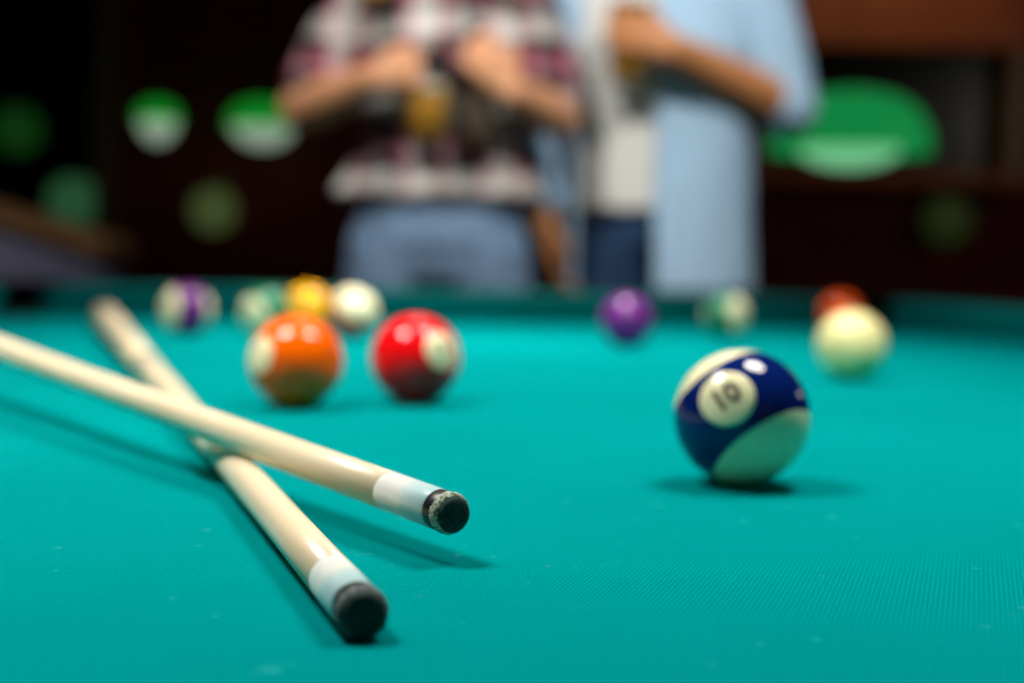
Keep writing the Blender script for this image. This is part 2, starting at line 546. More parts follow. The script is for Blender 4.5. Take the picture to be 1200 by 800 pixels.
# ------------------------------------------------------------------ balls
BR = 0.028575
def view_frame(c):
    z = (CAM_P - c).normalized()
    x = CAM_R @ Vector((1, 0, 0))
    x = (x - z * x.dot(z)).normalized()
    return Matrix((x, z.cross(x), z)).transposed()
def text_mesh(s, size):
    cu = bpy.data.curves.new('t', 'FONT')
    cu.body = s
    cu.size = size
    cu.align_x = 'CENTER'
    cu.align_y = 'CENTER'
    cu.offset = size * 0.04
    t = bpy.data.objects.new('t', cu)
    COL.objects.link(t)
    me = bpy.data.meshes.new_from_object(t.evaluated_get(bpy.context.evaluated_depsgraph_get()))
    bpy.data.objects.remove(t)
    bm = bmesh.new()
    bm.from_mesh(me)
    bmesh.ops.triangulate(bm, faces=bm.faces)
    bmesh.ops.subdivide_edges(bm, edges=bm.edges, cuts=2, use_grid_fill=True)
    return bm
def ball(px, py, col, stripe, label, pole=(0, 1, 0), spot=(0, 0, 1), show_spot=True, numeral=None, name='billiard_ball', group=None):
    c = on_z(px, py, CLOTH + BR + 0.0001)
    V = view_frame(c)
    p = (V @ Vector(pole)).normalized()
    s = V @ Vector(spot)
    s = (s - p * s.dot(p)).normalized()
    rot = Matrix((s, p.cross(s), p)).transposed()       # local X: number spot, local Z: stripe pole
    bm = bmesh.new()
    bmesh.ops.create_uvsphere(bm, u_segments=64, v_segments=40, radius=BR)
    o = mobj(name, bm, ball_mat(label, col, stripe), None, True)
    o.matrix_world = Matrix.Translation(c) @ rot.to_4x4()
    tag(o, label, 'billiard ball', group)
    if show_spot:
        for sgn in (1, -1):
            bm = bmesh.new()
            R1 = BR + 0.00006
            a1 = math.asin(0.405)
            prof = [(R1 * math.cos(a1 * k / 8) , R1 * math.sin(a1 * k / 8)) for k in range(8, -1, -1)]
            prof = [((BR - 0.0003) * math.cos(a1), (BR - 0.0003) * math.sin(a1))] + prof
            lathe(bm, prof, 48, Matrix.Rotation(sgn * math.pi / 2, 4, 'Y'), cap0=False)
            sp = mobj('number_spot', bm, M['cream'], o, True)
            if numeral:
                bm = text_mesh(numeral, 0.0122)
                for v in bm.verts:
                    a, b = v.co.x, v.co.y                # right, up
                    r2 = BR + 0.00016
                    d = math.sqrt(max(r2 * r2 - a * a - b * b, 0))
                    v.co = Vector((d * sgn, a * sgn, b))  # right = up x outward
                mobj('numeral', bm, M['ink'], sp)
    return o
ball(869, 488.5, (0.002, 0.013, 0.115), True, 'blue striped ball numbered 10, alone in the right foreground', (-0.531, 0.770, -0.354), (-0.23, 0.30, 0.926), True, '10')
ball(347, 423, (1.0, 0.125, 0.001), False, 'solid orange ball nearest the crossed cues, left of the red ball', (0.3, 0.9, 0.2), (-0.78, 0.2, 0.60))
ball(487, 420.5, (0.86, 0.004, 0.008), False, 'solid bright red ball right of the near orange ball', (0.1, 0.9, -0.3), (0.60, 0.25, 0.76), True, '3')
ball(361, 361, (1.0, 0.48, 0.002), False, 'solid yellow ball directly behind the near orange ball', (1, 0, 0), (0, 1, 0.1), False)
ball(413, 367, (0.70, 0.006, 0.010), True, 'red striped ball showing its pale cap, right of the yellow ball', (0.25, 0.62, 0.74), (-0.7, 0.5, -0.4), False)
ball(312, 365, (0.004, 0.16, 0.075), True, 'green striped ball half hidden left of the yellow ball', (-0.70, -0.35, 0.62), (0.7, 0.6, 0.1), False)
ball(219, 363, (0.12, 0.010, 0.16), True, 'purple striped ball at far left beside the cue butt', (-0.96, 0.05, 0.27), (0.2, -0.9, 0.2), False)
ball(735, 376, (0.15, 0.015, 0.20), False, 'solid purple ball near the far rail at mid table', (1, 0, 0), (0, 1, 0.05), False)
ball(851, 369, (0.002, 0.17, 0.085), True, 'green striped ball close to the far rail behind the blue ball', (0.86, 0.05, 0.45), (0.5, -0.8, -0.3), False)
ball(986, 368, (0.95, 0.09, 0.002), False, 'solid deep orange ball peeking out behind the cream ball', (1, 0, 0), (0, 1, 0), False)
ball(998, 404, (0.92, 0.81, 0.38), False, 'plain cream cue ball on the right in front of the deep orange ball', show_spot=False, name='cue_ball')

# ------------------------------------------------------------------ cues
CUE_R = [(0, .0062), (.02, .00635), (.35, .0067), (.75, .0092), (1.1, .0125), (1.45, .015)]
def cue_r(s):
    for (a, ra), (b, rb) in zip(CUE_R, CUE_R[1:]):
        if s <= b: return ra + (rb - ra) * (s - a) / (b - a)
    return CUE_R[-1][1]
def cue(tip, through, length, label, twist, fray='fray'):
    tip = Vector(tip)
    d = (Vector(through) - tip).normalized()
    root = bpy.data.objects.new('pool_cue', None)
    root.empty_display_size = 0.05
    link(root)
    root.matrix_world = Matrix.Translation(tip) @ d.to_track_quat('Z', 'Y').to_matrix().to_4x4() @ Matrix.Rotation(twist, 4, 'Z')
    tag(root, label, 'pool cue', 'pool cues crossed on the table')
    def part(name, prof, mat, n=48):
        bm = bmesh.new()
        lathe(bm, prof, n)
        o = mobj(name, bm, mat, root, True)
        me = o.data
        for p in me.polygons: p.use_smooth = len(p.vertices) == 4
        return o
    # leather tip: domed, slightly mushroomed, with the frayed pale rim behind it
    part('tip', [(0.0, 0.0), (0.0001, 0.0030), (0.0003, 0.0048), (0.0008, 0.0053), (0.0018, 0.0057), (0.0034, 0.0060), (0.0046, 0.0060)], M['tip'])
    bm = bmesh.new()
    rnd = random.Random(twist)
    n = 90
    rows = []
    for z, r in [(0.0018, 0.0055), (0.0021, 0.0061), (0.0030, 0.0065), (0.0043, 0.00665), (0.0052, 0.0065), (0.0054, 0.0058)]:
        rows.append([bm.verts.new(((r + rnd.uniform(-.00022, .00022)) * math.cos(2 * math.pi * k / n), (r + rnd.uniform(-.00022, .00022)) * math.sin(2 * math.pi * k / n), z + rnd.uniform(-.00028, .00028))) for k in range(n)])
    for a, b in zip(rows, rows[1:]):
        for k in range(n): bm.faces.new((a[k], a[(k + 1) % n], b[(k + 1) % n], b[k]))
    mobj('frayed_rim', bm, M[fray], root, True)
    part('tip_pad', [(0.0046, 0.0061), (0.0050, 0.00635), (0.0096, 0.00640), (0.0098, 0.00636)], M['black'])
    part('ferrule', [(0.0098, 0.00636), (0.0100, 0.00644), (0.0400, 0.00648), (0.0401, 0.0063)], M['ferrule'])
    part('joint_line', [(0.0399, 0.00646), (0.0404, 0.00646)], M['brown_wood'])
    sh = [(0.0402, 0.0063), (0.0403, 0.00648)] + [(s, max(cue_r(s), 0.00648)) for s in (0.1, 0.2, 0.35, 0.5, 0.65, 0.75)]
    part('shaft', sh, M['maple'])
    part('butt', [(s, cue_r(s)) for s in (0.75, 0.9, 1.1, 1.3, length - 0.02)], M['maple_butt'])
    e = length
    part('bumper', [(e - 0.02, cue_r(e)), (e - 0.006, cue_r(e) * 0.98), (e - 0.002, cue_r(e) * 0.85), (e, cue_r(e) * 0.5), (e, 0)], M['bumper'])
    return root
b_tip = on_z(428, 722, CLOTH + 0.0066)
b_end = on_z(122, 370, CLOTH + 0.015)
cue(b_tip, b_end, 1.46, 'pale maple pool cue lying flat on the cloth under the other cue', 0.3, 'fray_dark')
a_tip = on_z(535, 604, CLOTH + 0.0150)
a_thr = on_z(0, 409, CLOTH + 0.0345)
cue(a_tip, a_thr, 1.45, 'pale maple pool cue resting across the other cue, tip raised off the cloth', 1.9)

for k in (-1, 0, 1):
    added_spot((k * 2.2, -1.3, 3.05), (k * 2.2, ROOM_Y0, 1.5), 22, ('added black spotlight for fill off the left of the cream wall', 'added black spotlight for fill off the middle of the cream wall', 'added black spotlight for fill off the right of the cream wall')[k + 1], 80, 0.7)  # added behind the camera; wall bounce gives the balls a warm fill

# ------------------------------------------------------------------ people
def fabric(name, col, rough=0.85, var=0.15, scale=40, fold=0.5):
    m, nt, b = new_mat(name)
    v = coord(nt)
    f = noise(nt, v, scale)
    nt.links.new(ramp(nt, f, [(0.3, tuple(c * (1 - var) for c in col)), (0.7, tuple(min(1, c * (1 + var)) for c in col))]), b.inputs['Base Color'])
    b.inputs['Roughness'].default_value = rough
    b.inputs['Specular IOR Level'].default_value = 0.2
    bump(nt, b, noise(nt, coord(nt, 'Object', (1, 1, 0.45)), 11, 3), fold, 0.03)
    return m
def plaid_mat():
    m, nt, b = new_mat('plaid flannel')
    v = coord(nt)
    wob = noise(nt, v, 6, 2)
    sp = nt.nodes.new('ShaderNodeSeparateXYZ')
    nt.links.new(v, sp.inputs[0])
    def band(axis, freq, ph, stops):
        x = math_n(nt, 'ADD', axis, math_n(nt, 'MULTIPLY', wob, 0.06))
        x = math_n(nt, 'ADD', math_n(nt, 'MULTIPLY', x, freq), ph)
        return ramp(nt, math_n(nt, 'FRACT', x), stops, 'CONSTANT')
    W, P, K, G, R = (0.62, 0.60, 0.58), (0.52, 0.18, 0.25), (0.018, 0.014, 0.018), (0.25, 0.24, 0.25), (0.17, 0.015, 0.03)
    vert = band(sp.outputs[0], 6.5, 0.15, [(0.0, W), (0.28, R), (0.48, G), (0.58, K), (0.88, P)])
    hori = band(sp.outputs[2], 6.5, 0.35, [(0.0, W), (0.30, K), (0.56, P), (0.72, R), (0.86, K)])
    nt.links.new(mix(nt, 0.5, vert, hori), b.inputs['Base Color'])
    b.inputs['Roughness'].default_value = 0.9
    b.inputs['Specular IOR Level'].default_value = 0.1
    bump(nt, b, noise(nt, v, 11, 3), 0.5, 0.03)
    return m
def skin_mat(name, col):
    m = plain(name, col, 0.5, 0.08, 25)
    b = m.node_tree.nodes['Principled BSDF']
    b.inputs['Subsurface Weight'].default_value = 0.12
    b.inputs['Subsurface Radius'].default_value = (0.01, 0.004, 0.002)
    return m
M['skin_a'] = skin_mat('light tan skin', (0.68, 0.32, 0.165))
M['skin_b'] = skin_mat('tan skin', (0.50, 0.205, 0.075))
M['plaid'] = plaid_mat()
M['denim_light'] = fabric('washed blue denim', (0.13, 0.21, 0.33), var=0.25)
M['denim_dark'] = fabric('dark blue denim', (0.012, 0.035, 0.085), var=0.3)
M['denim_hem'] = fabric('pale frayed denim', (0.42, 0.46, 0.52))
M['tee'] = fabric('off white jersey', (0.62, 0.62, 0.60), var=0.05)
M['blue_shirt'] = fabric('light blue chambray', (0.33, 0.50, 0.68), var=0.08, scale=120)
M['shoe'] = plain('white canvas', (0.5, 0.5, 0.5), 0.7)
M['shoe_b'] = plain('brown leather', (0.08, 0.035, 0.015), 0.5)
M['hair_a'] = plain('blonde hair', (0.55, 0.34, 0.10), 0.45, 0.2, 90)
M['hair_b'] = plain('dark brown hair', (0.03, 0.016, 0.01), 0.45, 0.4, 60)
M['eye'] = plain('eye white', (0.7, 0.7, 0.68), 0.15)
M['iris'] = plain('brown iris', (0.05, 0.025, 0.012), 0.1)
M['lip'] = plain('lips', (0.45, 0.13, 0.11), 0.4)

def hand(bm, wrist, fwd, up, nrm, s=1.0, curls=(38, 62, 40), thumb_in=0.85):
    """palm plus four fingers of unequal length curled towards nrm, and a thumb from the palm's side (up)"""
    f = Vector(fwd).normalized()
    u = Vector(up); u = (u - f * u.dot(f)).normalized()
    n = Vector(nrm); n = (n - f * n.dot(f) - u * n.dot(u)).normalized()
    wrist = Vector(wrist)
    P = lambda a, b, c: wrist + (f * a + u * b + n * c) * s
    hull(bm, (P(0.0, 0, 0), 0.024 * s), (P(0.022, 0.018, 0.002), 0.018 * s), (P(0.022, -0.018, 0.002), 0.016 * s),
         (P(0.080, 0.030, 0.004), 0.0125 * s), (P(0.078, -0.028, 0.004), 0.0115 * s))
    for b, l, r, dx in ((0.031, 0.92, 0.0092, 0.0), (0.0105, 1.02, 0.0095, 0.004), (-0.0105, 0.95, 0.0090, 0.002), (-0.030, 0.76, 0.0080, -0.004)):
        p = P(0.082 + dx, b, 0.005)
        ang = 0.0
        pts = [(p, r * s)]
        for seg, c in zip((0.043 * l, 0.027 * l, 0.021 * l), curls):
            ang += math.radians(c)
            p = p + (f * math.cos(ang) + n * math.sin(ang)) * seg * s
            r *= 0.92
            pts.append((p, r * s))
        chain(bm, *pts)
    chain(bm, (P(0.018, 0.020, 0.008), 0.016 * s), (P(0.045, 0.044, 0.022), 0.0115 * s), (P(0.066, 0.046, 0.022 + 0.030 * thumb_in), 0.0100 * s), (P(0.080, 0.040, 0.022 + 0.052 * thumb_in), 0.0085 * s))
def head(bm, c, s=1.0, yaw=0.0):
    """skull, jaw, nose, ears, brow and neck root; the face looks along -Y turned by yaw"""
    R = Matrix.Rotation(yaw, 3, 'Z')
    P = lambda x, y, z: Vector(c) + R @ Vector((x, y, z)) * s
    hull(bm, (P(0, 0.012, 0.045), (0.074 * s, 0.092 * s, 0.075 * s)), (P(0, -0.010, -0.02), (0.063 * s, 0.072 * s, 0.06 * s)))
    hull(bm, (P(0, -0.02, -0.03), (0.058 * s, 0.062 * s, 0.05 * s)), (P(0, -0.062, -0.098), (0.024 * s, 0.02 * s, 0.018 * s)))
    hull(bm, (P(0, -0.084, 0.012), 0.009 * s), (P(0, -0.106, -0.030), 0.012 * s), (P(-0.012, -0.088, -0.034), 0.008 * s), (P(0.012, -0.088, -0.034), 0.008 * s))
    hull(bm, (P(-0.035, -0.076, 0.030), 0.010 * s), (P(0.035, -0.076, 0.030), 0.010 * s))
    hull(bm, (P(-0.018, -0.080, -0.064), 0.008 * s), (P(0.018, -0.080, -0.064), 0.008 * s))
    for k in (-1, 1):
        hull(bm, (P(0.022 * k, -0.072, 0.0185), (0.006 * s, 0.008 * s, 0.005 * s)), (P(0.042 * k, -0.066, 0.0185), (0.006 * s, 0.008 * s, 0.005 * s)))
        hull(bm, (P(0.022 * k, -0.070, 0.0005), (0.006 * s, 0.006 * s, 0.004 * s)), (P(0.042 * k, -0.065, 0.0005), (0.006 * s, 0.006 * s, 0.004 * s)))
        hull(bm, (P(0.076 * k, 0.015, 0.012), (0.008 * s, 0.018 * s, 0.022 * s)), (P(0.072 * k, 0.008, -0.022), (0.007 * s, 0.010 * s, 0.012 * s)))
    return P
def face_parts(P, s, parent, off, brow):
    for k in (-1, 1):
        bm = bmesh.new(); bmesh.ops.create_uvsphere(bm, u_segments=16, v_segments=10, radius=0.0125 * s)
        bmesh.ops.translate(bm, verts=bm.verts, vec=P(0.032 * k, -0.0635, 0.010))
        e = mobj('eye', bm, M['eye'], parent, True, off)
        bm = bmesh.new(); bmesh.ops.create_uvsphere(bm, u_segments=12, v_segments=8, radius=0.0056 * s)
        bmesh.ops.translate(bm, verts=bm.verts, vec=P(0.0318 * k, -0.0718, 0.010))
        mobj('iris', bm, M['iris'], e, True, off)
        bm = bmesh.new(); chain(bm, (P(0.014 * k, -0.089, 0.034), 0.004 * s), (P(0.034 * k, -0.088, 0.040), 0.0045 * s), (P(0.052 * k, -0.074, 0.032), 0.003 * s))
        mobj('eyebrow', bm, brow, parent, True, off)
    bm = bmesh.new(); chain(bm, (P(-0.022, -0.082, -0.063), 0.004 * s), (P(0, -0.0885, -0.061), 0.0065 * s), (P(0.022, -0.082, -0.063), 0.004 * s))
    mobj('lips', bm, M['lip'], parent, True, off)
def loft(bm, rings, a0, a1, th, n=56):
    """open garment body: rings (z, cx, cy, rx, ry), angles in degrees from the front (-Y) towards +X, thickness th"""
    outer, inner = [], []
    for z, cx, cy, rx, ry in rings:
        ro, ri = [], []
        for k in range(n + 1):
            a = math.radians(a0 + (a1 - a0) * k / n)
            ro.append(bm.verts.new((cx + rx * math.sin(a), cy - ry * math.cos(a), z)))
            ri.append(bm.verts.new((cx + (rx - th) * math.sin(a), cy - (ry - th) * math.cos(a), z)))
        outer.append(ro); inner.append(ri)
    m = len(rings)
    for i in range(m - 1):
        for k in range(n):
            bm.faces.new((outer[i][k], outer[i][k + 1], outer[i + 1][k + 1], outer[i + 1][k]))
            bm.faces.new((inner[i][k], inner[i + 1][k], inner[i + 1][k + 1], inner[i][k + 1]))
        for k in (0, n):
            bm.faces.new((outer[i][k], outer[i + 1][k], inner[i + 1][k], inner[i][k]))
    for i in (0, m - 1):
        for k in range(n):
            bm.faces.new((outer[i][k], inner[i][k], inner[i][k + 1], outer[i][k + 1]))

# ---- person in the plaid shirt
X, Y = -0.15, 2.86
W0 = (X, Y, 0)
wp = tag(empty('person', W0), 'person in plaid shirt and denim shorts holding a beer glass and a bottle', 'person')
S_R, E_R, WR_R = (X - 0.165, Y + 0.02, 1.375), (-0.425, Y - 0.03, 1.160), (-0.265, Y - 0.19, 1.205)
S_L, E_L, WR_L = (X + 0.165, Y + 0.02, 1.375), (0.085, Y - 0.02, 1.155), (-0.010, Y - 0.18, 1.185)
bm = bmesh.new()
chain(bm, ((X, Y, 0.90), (0.165, 0.115, 0.09)), ((X, Y, 1.05), (0.125, 0.09, 0.08)), ((X, Y, 1.25), (0.145, 0.10, 0.09)), ((X, Y + 0.02, 1.37), (0.125, 0.07, 0.05)))
chain(bm, ((X, Y + 0.025, 1.38), (0.06, 0.055, 0.04)), ((X, Y + 0.01, 1.46), (0.05, 0.052, 0.04)), ((X, Y - 0.005, 1.52), (0.046, 0.05, 0.04)))
Ph = head(bm, (X, Y - 0.02, 1.575), 0.95, 0.25)
for k in (-1, 1):
    chain(bm, ((X + 0.088 * k, Y, 0.86), (0.092, 0.10, 0.09)), ((X + 0.095 * k, Y - 0.01, 0.66), 0.073), ((X + 0.095 * k, Y - 0.015, 0.47), 0.052), ((X + 0.097 * k, Y + 0.01, 0.33), 0.054), ((X + 0.1 * k, Y + 0.02, 0.09), 0.034))
    hull(bm, ((X + 0.1 * k, Y + 0.03, 0.045), 0.034), ((X + 0.105 * k, Y - 0.12, 0.035), (0.036, 0.04, 0.022)))
for S, E_, Wr in ((S_R, E_R, WR_R), (S_L, E_L, WR_L)):
    chain(bm, (S, 0.052), (E_, 0.045), (Vector(E_).lerp(Vector(Wr), 0.35), 0.045), (Wr, 0.029))
hand(bm, WR_R, (0.95, -0.10, 0.30), (-0.25, 0, 1), (0, 1, 0), 0.95)
hand(bm, WR_L, (-0.62, -0.15, 0.70), (0.7, 0, 0.62), (-0.2, 1, 0), 1.0)
body = fused('body', bm, M['skin_a'], wp, 0.005, 3, W0)
face_parts(Ph, 0.95, wp, W0, M['hair_a'])
bm = bmesh.new()
chain(bm, ((X, Y, 1.00), (0.222, 0.145, 0.035)), ((X, Y, 1.08), (0.172, 0.125, 0.06)), ((X, Y - 0.005, 1.25), (0.18, 0.13, 0.08)), ((X, Y + 0.015, 1.38), (0.15, 0.085, 0.05)))
for S, E_, Wr in ((S_R, E_R, WR_R), (S_L, E_L, WR_L)):
    e2 = Vector(S).lerp(Vector(E_), 0.80)
    chain(bm, (S, 0.068), (Vector(S).lerp(Vector(E_), 0.45), 0.068), (e2, 0.062))
hull(bm, ((X - 0.05, Y - 0.03, 1.41), (0.03, 0.03, 0.02)), ((X - 0.06, Y + 0.05, 1.43), (0.03, 0.03, 0.025)))
hull(bm, ((X + 0.05, Y - 0.03, 1.41), (0.03, 0.03, 0.02)), ((X + 0.06, Y + 0.05, 1.43), (0.03, 0.03, 0.025)))
tag(fused('plaid_shirt', bm, M['plaid'], wp, 0.007, 4, W0), 'pink, white and black plaid shirt')
bm = bmesh.new()
hull(bm, ((X, Y, 1.00), (0.15, 0.11, 0.03)), ((X, Y, 0.90), (0.19, 0.135, 0.05)))
for k in (-1, 1):
    hull(bm, ((X + 0.085 * k, Y, 0.89), (0.10, 0.118, 0.05)), ((X + 0.097 * k, Y - 0.005, 0.775), (0.100, 0.112, 0.02)))
hull(bm, ((X, Y, 0.90), (0.16, 0.128, 0.05)), ((X - 0.05, Y, 0.84), (0.07, 0.116, 0.04)), ((X + 0.05, Y, 0.84), (0.07, 0.116, 0.04)), ((X, Y, 0.805), (0.03, 0.085, 0.02)))
tag(fused('denim_shorts', bm, M['denim_light'], wp, 0.006, 3, W0), 'washed blue denim shorts')
for k in (-1, 1):
    bm = bmesh.new()
    lathe(bm, [(0.0, 0.101), (0.03, 0.106), (0.03, 0.094), (0.0, 0.09)], 40, Matrix.Translation((X + 0.1 * k, Y - 0.005, 0.765)) @ Matrix.Diagonal((1, 1.12, 1, 1)))
    mobj('frayed_hem', bm, M['denim_hem'], wp, True, W0)
    bm = bmesh.new()
    hull(bm, ((X + 0.1 * k, Y + 0.045, 0.05), 0.045), ((X + 0.107 * k, Y - 0.13, 0.035), (0.045, 0.05, 0.033)))
    bmesh.ops.bisect_plane(bm, geom=bm.verts[:] + bm.edges[:] + bm.faces[:], plane_co=(0, 0, 0.002), plane_no=(0, 0, -1), clear_outer=True)
    bmesh.ops.holes_fill(bm, edges=bm.edges)
    mobj('shoe', bm, M['shoe'], wp, True, W0)
bm = bmesh.new()
hull(bm, (Ph(0, 0.03, 0.06), (0.082, 0.085, 0.075)), (Ph(0, 0.04, 0.0), (0.08, 0.07, 0.07)))
hull(bm, (Ph(0, 0.05, 0.0), (0.08, 0.06, 0.06)), ((X, Y + 0.09, 1.38), (0.09, 0.035, 0.05)))
chain(bm, (Ph(-0.062, 0.0, 0.05), (0.025, 0.05, 0.04)), (Ph(-0.075, 0.01, -0.05), (0.022, 0.055, 0.04)), ((X - 0.10, Y - 0.03, 1.46), (0.04, 0.05, 0.04)), ((X - 0.125, Y - 0.125, 1.385), (0.038, 0.022, 0.024)))
chain(bm, (Ph(0.062, 0.0, 0.05), (0.025, 0.05, 0.04)), (Ph(0.075, 0.01, -0.05), (0.022, 0.055, 0.04)), ((X + 0.10, Y - 0.02, 1.46), (0.04, 0.05, 0.04)), ((X + 0.115, Y - 0.10, 1.415), (0.034, 0.022, 0.024)))
fused('hair', bm, M['hair_a'], wp, 0.007, 3, W0)

# ---- person in the light blue shirt
X2, Y2 = 0.305, 3.04
W1 = (X2, Y2, 0)
mp_ = tag(empty('person', W1), 'person in open light blue shirt over white tee holding a beer glass', 'person')
T_R, F_R, V_R = (X2 - 0.235, Y2 + 0.03, 1.43), (0.030, Y2 + 0.05, 1.14), (0.056, Y2 - 0.02, 0.955)
T_L, F_L, V_L = (X2 + 0.20, Y2 + 0.01, 1.43), (0.570, Y2 - 0.02, 1.20), (0.300, Y2 - 0.22, 1.292)
bm = bmesh.new()
chain(bm, ((X2, Y2, 0.95), (0.155, 0.11, 0.09)), ((X2, Y2, 1.12), (0.145, 0.10, 0.08)), ((X2, Y2, 1.32), (0.17, 0.115, 0.09)), ((X2, Y2 + 0.02, 1.44), (0.15, 0.075, 0.05)))
chain(bm, ((X2, Y2 + 0.03, 1.45), (0.075, 0.065, 0.04)), ((X2, Y2 + 0.015, 1.53), (0.06, 0.062, 0.04)), ((X2, Y2, 1.60), (0.056, 0.058, 0.04)))
Pm = head(bm, (X2, Y2 - 0.015, 1.665), 1.05, -0.3)
for k in (-1, 1):
    chain(bm, ((X2 + 0.085 * k, Y2, 0.90), (0.09, 0.10, 0.09)), ((X2 + 0.10 * k, Y2 - 0.01, 0.70), 0.077), ((X2 + 0.105 * k, Y2 - 0.015, 0.50), 0.056), ((X2 + 0.11 * k, Y2 + 0.01, 0.36), 0.057), ((X2 + 0.115 * k, Y2 + 0.02, 0.09), 0.038))
    hull(bm, ((X2 + 0.115 * k, Y2 + 0.03, 0.05), 0.038), ((X2 + 0.13 * k, Y2 - 0.14, 0.04), (0.04, 0.045, 0.024)))
for S, E_, Wr in ((T_R, F_R, V_R), (T_L, F_L, V_L)):
    chain(bm, (S, 0.062), (E_, 0.053), (Vector(E_).lerp(Vector(Wr), 0.3), 0.052), (Wr, 0.035))
hand(bm, V_L, (-0.93, -0.08, 0.36), (0.3, 0, 1), (0, 1, 0), 1.08)
hand(bm, V_R, (0.12, -0.12, -1), (0.3, -1, 0), (1, 0.2, 0), 1.05, (18, 28, 20), 0.3)
fused('body', bm, M['skin_b'], mp_, 0.005, 3, W1)
face_parts(Pm, 1.05, mp_, W1, M['hair_b'])
bm = bmesh.new()
chain(bm, ((X2 - 0.022, Y2 - 0.004, 0.985), (0.172, 0.134, 0.025)), ((X2 - 0.022, Y2 - 0.004, 1.12), (0.166, 0.130, 0.08)), ((X2 - 0.018, Y2, 1.32), (0.18, 0.135, 0.09)), ((X2, Y2 + 0.02, 1.45), (0.155, 0.085, 0.045)))
for S in (T_R, T_L):
    q_ = Vector(S).lerp(Vector((X2, Y2 + 0.02, 1.43)), 0.3)
    hull(bm, (q_, 0.05), (q_ + Vector((0, 0, -0.05)), 0.05))
tag(fused('tee_shirt', bm, M['tee'], mp_, 0.006, 4, W1), 'off-white tee shirt')
bm = bmesh.new()
loft(bm, [(0.815, X2 + 0.005, Y2, 0.205, 0.165), (0.95, X2, Y2, 0.200, 0.160), (1.12, X2, Y2, 0.195, 0.150), (1.32, X2, Y2, 0.205, 0.152), (1.42, X2, Y2 + 0.01, 0.195, 0.125), (1.485, X2, Y2 + 0.02, 0.15, 0.095), (1.52, X2, Y2 + 0.02, 0.085, 0.08)], -7, 290, 0.016)
for S, E_, Wr in ((T_R, F_R, V_R), (T_L, F_L, V_L)):
    e2 = Vector(S).lerp(Vector(E_), 0.98)
    chain(bm, (S, 0.080 if S is T_L else 0.068), (Vector(S).lerp(Vector(E_), 0.5), 0.076 if S is T_L else 0.062), (e2, 0.066 if S is T_L else 0.058))
    chain(bm, (e2, 0.065 if S is T_L else 0.056), (Vector(E_).lerp(Vector(Wr), 0.10 if S is T_L else 0.75), 0.060 if S is T_L else 0.052))
tag(fused('open_shirt', bm, M['blue_shirt'], mp_, 0.006, 4, W1), 'light blue shirt worn open with rolled sleeves')
bm = bmesh.new()
hull(bm, ((X2, Y2, 1.03), (0.158, 0.115, 0.025)), ((X2, Y2, 0.92), (0.175, 0.13, 0.06)))
for k in (-1, 1):
    chain(bm, ((X2 + 0.085 * k, Y2, 0.90), (0.098, 0.115, 0.07)), ((X2 + 0.10 * k, Y2 - 0.01, 0.70), 0.09), ((X2 + 0.107 * k, Y2 - 0.01, 0.48), 0.075), ((X2 + 0.115 * k, Y2 + 0.01, 0.10), (0.065, 0.07, 0.04)))
tag(fused('jeans', bm, M['denim_dark'], mp_, 0.007, 3, W1), 'dark blue jeans')
for k in (-1, 1):
    bm = bmesh.new()
    hull(bm, ((X2 + 0.115 * k, Y2 + 0.045, 0.05), 0.048), ((X2 + 0.133 * k, Y2 - 0.16, 0.04), (0.05, 0.055, 0.036)))
    bmesh.ops.bisect_plane(bm, geom=bm.verts[:] + bm.edges[:] + bm.faces[:], plane_co=(0, 0, 0.002), plane_no=(0, 0, -1), clear_outer=True)
    bmesh.ops.holes_fill(bm, edges=bm.edges)
    mobj('shoe', bm, M['shoe_b'], mp_, True, W1)
bm = bmesh.new()
hull(bm, (Pm(0, 0.025, 0.062), (0.086, 0.09, 0.076)), (Pm(0, 0.04, 0.01), (0.082, 0.075, 0.06)))
hull(bm, (Pm(0, -0.055, 0.098), (0.055, 0.03, 0.02)), (Pm(0, 0.0, 0.11), (0.06, 0.06, 0.03)))
fused('hair', bm, M['hair_b'], mp_, 0.007, 3, W1)

# ---- what they hold
M['glass'] = plain('clear glass', (0.95, 0.97, 0.96), 0.02, 0.01, Transmission_Weight=1.0, IOR=1.45)
M['beer'] = plain('amber beer', (0.70, 0.36, 0.03), 0.1, 0.05, Transmission_Weight=0.25)
M['foam'] = plain('beer foam', (0.85, 0.82, 0.72), 0.9)
M['bottle'] = plain('dark brown bottle glass', (0.035, 0.014, 0.005), 0.08, 0.05)
def beer_glass(base, h, r0, r1, label, fill=0.8):
    root = tag(empty('beer_glass', base), label, 'glass', 'beer glasses')
    bm = bmesh.new()
    lathe(bm, [(0, 0), (0, r0 * 0.95), (0.004, r0), (h, r1), (h, r1 - 0.003), (0.012, r0 - 0.003), (0.012, 0)], 40)
    mobj('tumbler', bm, M['glass'], root, True)
    ri = lambda z: r0 - 0.0026 + (r1 - r0) * z / h
    bm = bmesh.new()
    lathe(bm, [(0.0125, ri(0.0125) - 0.0006), (h * fill, ri(h * fill) - 0.0006)], 40)
    mobj('beer', bm, M['beer'], root, True)
    bm = bmesh.new()
    lathe(bm, [(h * fill, ri(h * fill) - 0.0006), (h * fill + 0.018, ri(h * fill + 0.018) - 0.0006)], 40)
    mobj('foam', bm, M['foam'], root, True)
beer_glass((-0.168, Y - 0.158, 1.083), 0.185, 0.035, 0.043, 'glass of amber beer in the hands of the person in plaid', 0.56)
beer_glass((0.222, Y2 - 0.175, 1.222), 0.165, 0.037, 0.044, 'glass of amber beer held by the person in the blue shirt', 0.6)
root = tag(empty('beer_bottle', (-0.075, Y - 0.15, 1.075)), 'dark brown bottle in the hand of the person in plaid', 'bottle')
bm = bmesh.new()
